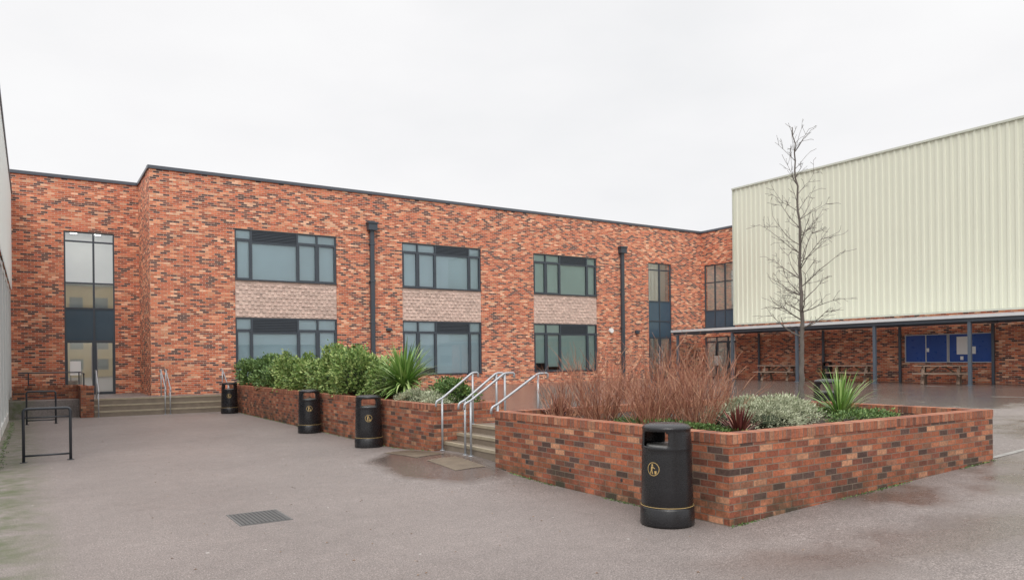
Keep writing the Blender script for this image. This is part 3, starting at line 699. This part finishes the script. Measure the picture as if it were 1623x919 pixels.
# ---------------------------------------------------------------- plants
def leafcloud(name,blobs,n,size,mat,core=True,thin=.5,up=.3):
    e_=empty(name,blobs[0][0]); O=Vector(blobs[0][0]); m_=MB()
    vol=[b[1][0]*b[1][1]*b[1][2] for b in blobs]; tot=sum(vol)
    for (c,R),v in zip(blobs,vol):
        c=Vector(c); ns=34
        seeds=[Vector((random.gauss(0,1),random.gauss(0,1),random.gauss(0,1))).normalized() for _ in range(ns)]
        amp=[random.uniform(.74,1.28) for _ in seeds]
        for _ in range(int(n*v/tot)):
            q=Vector((random.gauss(0,1),random.gauss(0,1),random.gauss(0,1))).normalized()
            if q.z<-.5: q.z=-q.z
            best=max(range(ns),key=lambda i:seeds[i].dot(q)); k=amp[best]*(.55+.45*seeds[best].dot(q)**3)
            rad=k*(random.random()**.4*.5+.52)
            if random.random()<.05: rad*=1.15
            p=c-O+Vector((q.x*R[0],q.y*R[1],q.z*R[2]))*rad
            dr=(q+Vector((random.gauss(0,.6),random.gauss(0,.6),random.gauss(up,.5)))).normalized()
            sd_=dr.cross(Vector((random.gauss(0,1),random.gauss(0,1),random.gauss(0,1)))).normalized()
            s_=size*random.uniform(.6,1.35)
            m_.face([p,p+dr*s_*.5+sd_*s_*thin*.5,p+dr*s_,p+dr*s_*.5-sd_*s_*thin*.5])
    m_.obj('leaves',mat,e_)
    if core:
        k_=MB()  # dark ellipsoids inside the leaves, standing in for the shaded interior
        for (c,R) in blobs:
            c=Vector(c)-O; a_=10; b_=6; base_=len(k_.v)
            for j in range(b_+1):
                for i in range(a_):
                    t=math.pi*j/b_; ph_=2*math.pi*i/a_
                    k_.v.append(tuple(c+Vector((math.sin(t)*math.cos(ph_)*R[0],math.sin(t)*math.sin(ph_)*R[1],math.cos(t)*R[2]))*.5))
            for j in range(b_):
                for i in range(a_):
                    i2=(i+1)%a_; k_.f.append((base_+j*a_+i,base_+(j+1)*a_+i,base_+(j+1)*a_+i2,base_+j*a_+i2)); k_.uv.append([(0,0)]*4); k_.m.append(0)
        k_.obj('inner_shade_core',M_core,e_)
def spiky(name,c,n,L,mat,wd=.03,emin=5,emax=88,droop=.5,stem=0):
    e_=empty(name,c); m_=MB()
    for _ in range(n):
        az=random.uniform(0,2*math.pi); el=math.radians(random.uniform(emin,emax)); l=L*random.uniform(.65,1.1)
        h_=Vector((math.cos(az),math.sin(az),0)); sd_=Vector((-h_.y,h_.x,0)); p=Vector((0,0,stem*random.uniform(.6,1)))+h_*.03
        pts=[];k=6; dr_=droop*random.uniform(.3,1.3)*math.cos(el)
        for i in range(k+1):
            t=i/k; e2=el-dr_*t*t*1.6; pts.append((p.copy(),wd*.5*(1-t**2.5)*(.6+.8*min(1,t*3))))
            p=p+(h_*math.cos(e2)+Vector((0,0,1))*math.sin(e2))*l/k
        b0=len(m_.v)
        for q,wv in pts: m_.v+= [tuple(q-sd_*wv),tuple(q+sd_*wv)]
        for i in range(k): m_.f.append((b0+2*i,b0+2*i+1,b0+2*i+3,b0+2*i+2)); m_.uv.append([(0,0)]*4); m_.m.append(0)
    m_.obj('blades',mat,e_)
    if stem: t_=MB(); t_.tube([(0,0,-.1),(0,0,stem)],[.07,.05],8); t_.obj('stem',M_bark,e_)
zs_=.83
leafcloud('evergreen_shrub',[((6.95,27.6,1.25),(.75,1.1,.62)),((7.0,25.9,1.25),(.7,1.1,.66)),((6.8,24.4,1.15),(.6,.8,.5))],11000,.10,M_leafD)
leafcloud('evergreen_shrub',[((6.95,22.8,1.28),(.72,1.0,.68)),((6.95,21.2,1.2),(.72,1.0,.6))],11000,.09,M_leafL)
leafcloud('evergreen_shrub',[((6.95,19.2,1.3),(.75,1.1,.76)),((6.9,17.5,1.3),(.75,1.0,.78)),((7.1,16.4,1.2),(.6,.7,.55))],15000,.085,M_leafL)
spiky('cordyline_plant',(6.9,15.0,zs_),330,1.0,M_blade,.040,-10,78,.7,stem=.5)
spiky('cordyline_plant',(7.1,15.9,zs_),90,.8,M_blade,.04,20,88,.5,stem=.25)
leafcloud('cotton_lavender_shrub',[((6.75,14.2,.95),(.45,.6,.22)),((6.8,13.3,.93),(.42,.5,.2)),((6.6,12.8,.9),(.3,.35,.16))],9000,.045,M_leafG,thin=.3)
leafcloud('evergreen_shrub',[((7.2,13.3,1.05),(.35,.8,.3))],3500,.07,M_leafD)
def stems(name,c,n,H,spread):
    e_=empty(name,c); m_=MB()
    for _ in range(n):
        az=random.uniform(0,2*math.pi); lean=random.random()**.7*spread; l=H*random.uniform(.5,1.05)*(1-.18*lean)
        h_=Vector((math.cos(az),math.sin(az),0)); p=h_*random.uniform(0,.25)
        pts=[p]; k=7; dv=(h_*lean*1.3+Vector((random.gauss(0,.1),random.gauss(0,.1),1))).normalized()
        for i in range(k):
            dv=(dv+Vector((random.gauss(0,.13),random.gauss(0,.13),.07))).normalized(); pts.append(pts[-1]+dv*l/k)
        m_.tube(pts,[.0058-.0042*i/k for i in range(k+1)],3,cap=False)
        for _2 in range(6):
            i=random.randint(1,k-1); q=pts[i]+(pts[i+1]-pts[i])*random.random(); dr=((pts[i+1]-pts[i]).normalized()+Vector((random.gauss(0,.45),random.gauss(0,.45),.05))).normalized()
            ll=l*random.uniform(.12,.36); mid=q+dr*ll*.5; d2=(dr+Vector((random.gauss(0,.25),random.gauss(0,.25),.25))).normalized()
            m_.tube([q,mid,mid+d2*ll*.5],[.0034,.0027,.0016],3,cap=False)
    m_.obj('stems',M_stem,e_)
stems('dogwood_shrub',(6.95,9.2,zs_),60,.85,.6)
stems('dogwood_shrub',(6.95,8.35,zs_),100,1.15,.6)
stems('dogwood_shrub',(7.1,7.5,zs_),75,1.05,.6)
stems('dogwood_shrub',(7.5,7.0,zs_),90,1.2,.55)
stems('dogwood_shrub',(7.9,8.1,zs_),80,1.2,.6)
stems('dogwood_shrub',(8.4,7.4,zs_),50,1.0,.6)
spiky('red_phormium',(7.1,9.55,zs_),80,.42,M_bladeR,.025,25,88,.3)
spiky('red_phormium',(7.35,6.15,zs_),90,.40,M_bladeR,.022,20,88,.3)
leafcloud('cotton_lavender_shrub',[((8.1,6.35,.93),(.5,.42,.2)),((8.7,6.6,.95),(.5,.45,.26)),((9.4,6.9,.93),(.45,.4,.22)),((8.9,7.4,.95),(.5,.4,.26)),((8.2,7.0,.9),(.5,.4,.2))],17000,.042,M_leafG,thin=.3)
leafcloud('low_ground_cover',[((9.9,6.2,.86),(.5,.4,.12)),((10.7,6.4,.86),(.5,.4,.1)),((7.2,7.0,.84),(.5,1.4,.10)),((11.0,7.3,.84),(.5,.8,.1))],7000,.04,M_leafD,core=False)
spiky('green_phormium',(10.85,7.05,zs_),120,.8,M_blade,.026,5,88,.8)
spiky('green_phormium',(10.3,7.6,zs_),40,.45,M_blade,.025,12,88,.55)
M_lit=leafmat('leaf_litter_mat',[(0,(.10,.06,.03)),(.5,(.22,.13,.07)),(1,(.36,.25,.14))],.8)
lt=MB()
for _ in range(1500):
    x=random.uniform(6.42,11.7); y=random.uniform(5.55,9.75); z0=.835+random.uniform(0,.03); a=random.uniform(0,6.28); s_=random.uniform(.015,.035)
    c_,n_2=math.cos(a)*s_,math.sin(a)*s_
    lt.face([(x-c_,y-n_2,z0),(x+n_2*.5,y-c_*.5,z0+random.uniform(0,.015)),(x+c_,y+n_2,z0),(x-n_2*.5,y+c_*.5,z0+random.uniform(0,.01))])
for _ in range(220):
    x=random.uniform(1,6.0); y=random.uniform(3.5,20); z0=G(x,y)+.003; a=random.uniform(0,6.28); s_=random.uniform(.008,.018)
    c_,n_2=math.cos(a)*s_,math.sin(a)*s_
    lt.face([(x-c_,y-n_2,z0),(x+n_2*.5,y-c_*.5,z0+.004),(x+c_,y+n_2,z0),(x-n_2*.5,y+c_*.5,z0+.006)])
lt.obj('leaf_litter',M_lit)
# bare tree
random.seed(21)
te=empty('bare_tree',(11.05,7.9,zs_)); tm=MB()
def grow(p,dr,L,r0,lvl):
    k=max(3,int(L/.10)); pts=[p]; dv=dr.normalized()
    for i in range(k):
        dv=(dv+Vector((random.gauss(0,.11),random.gauss(0,.11),random.gauss(.03,.07)))).normalized(); pts.append(pts[-1]+dv*L/k)
    tm.tube(pts,[max(.0028,r0*(1-.75*i/k)) for i in range(k+1)],4 if lvl>1 else 6,cap=False)
    if lvl<3:
        nb=int(L/.11)
        for i in range(nb):
            j=random.randint(max(1,k//5),k); q=pts[j]; dd=(pts[j]-pts[j-1]).normalized()
            s_=dd.cross(Vector((random.gauss(0,1),random.gauss(0,1),random.gauss(0,1)))).normalized()
            grow(q,(dd*.75+s_*random.uniform(.5,.9)),L*random.uniform(.2,.42),max(.0033,r0*.45),lvl+1)
H=4.85; K=34; tp_=[Vector((0,0,-.05))]
for i in range(K):
    t=i/K; tp_.append(Vector((math.sin(t*5)*.05-.10*t, math.cos(t*4)*.05+.10*t-.05, H*(i+1)/K))+Vector((random.gauss(0,.012),random.gauss(0,.012),0)))
tr_=[.047*(1-.9*(i/K)**.8)+.003 for i in range(K+1)]
tm.tube(tp_,tr_,10)
for i in range(8,K):
    for _ in range(random.choice([1,1,2,2,3])):
        t=i/K; az=i*2.4+random.uniform(-1.5,1.5); L=(.9*(1-t)**.6+.2)*random.uniform(.5,1.15)
        if i<10: L*=.7
        upk=.05+1.1*t+random.uniform(-.25,.4)
        grow(tp_[i],Vector((math.cos(az),math.sin(az),upk)),L,max(.0055,tr_[i]*.34),1)
tm.obj('trunk_and_branches',M_bark,te,smooth=True)
print('DONE objects',len(bpy.data.objects))
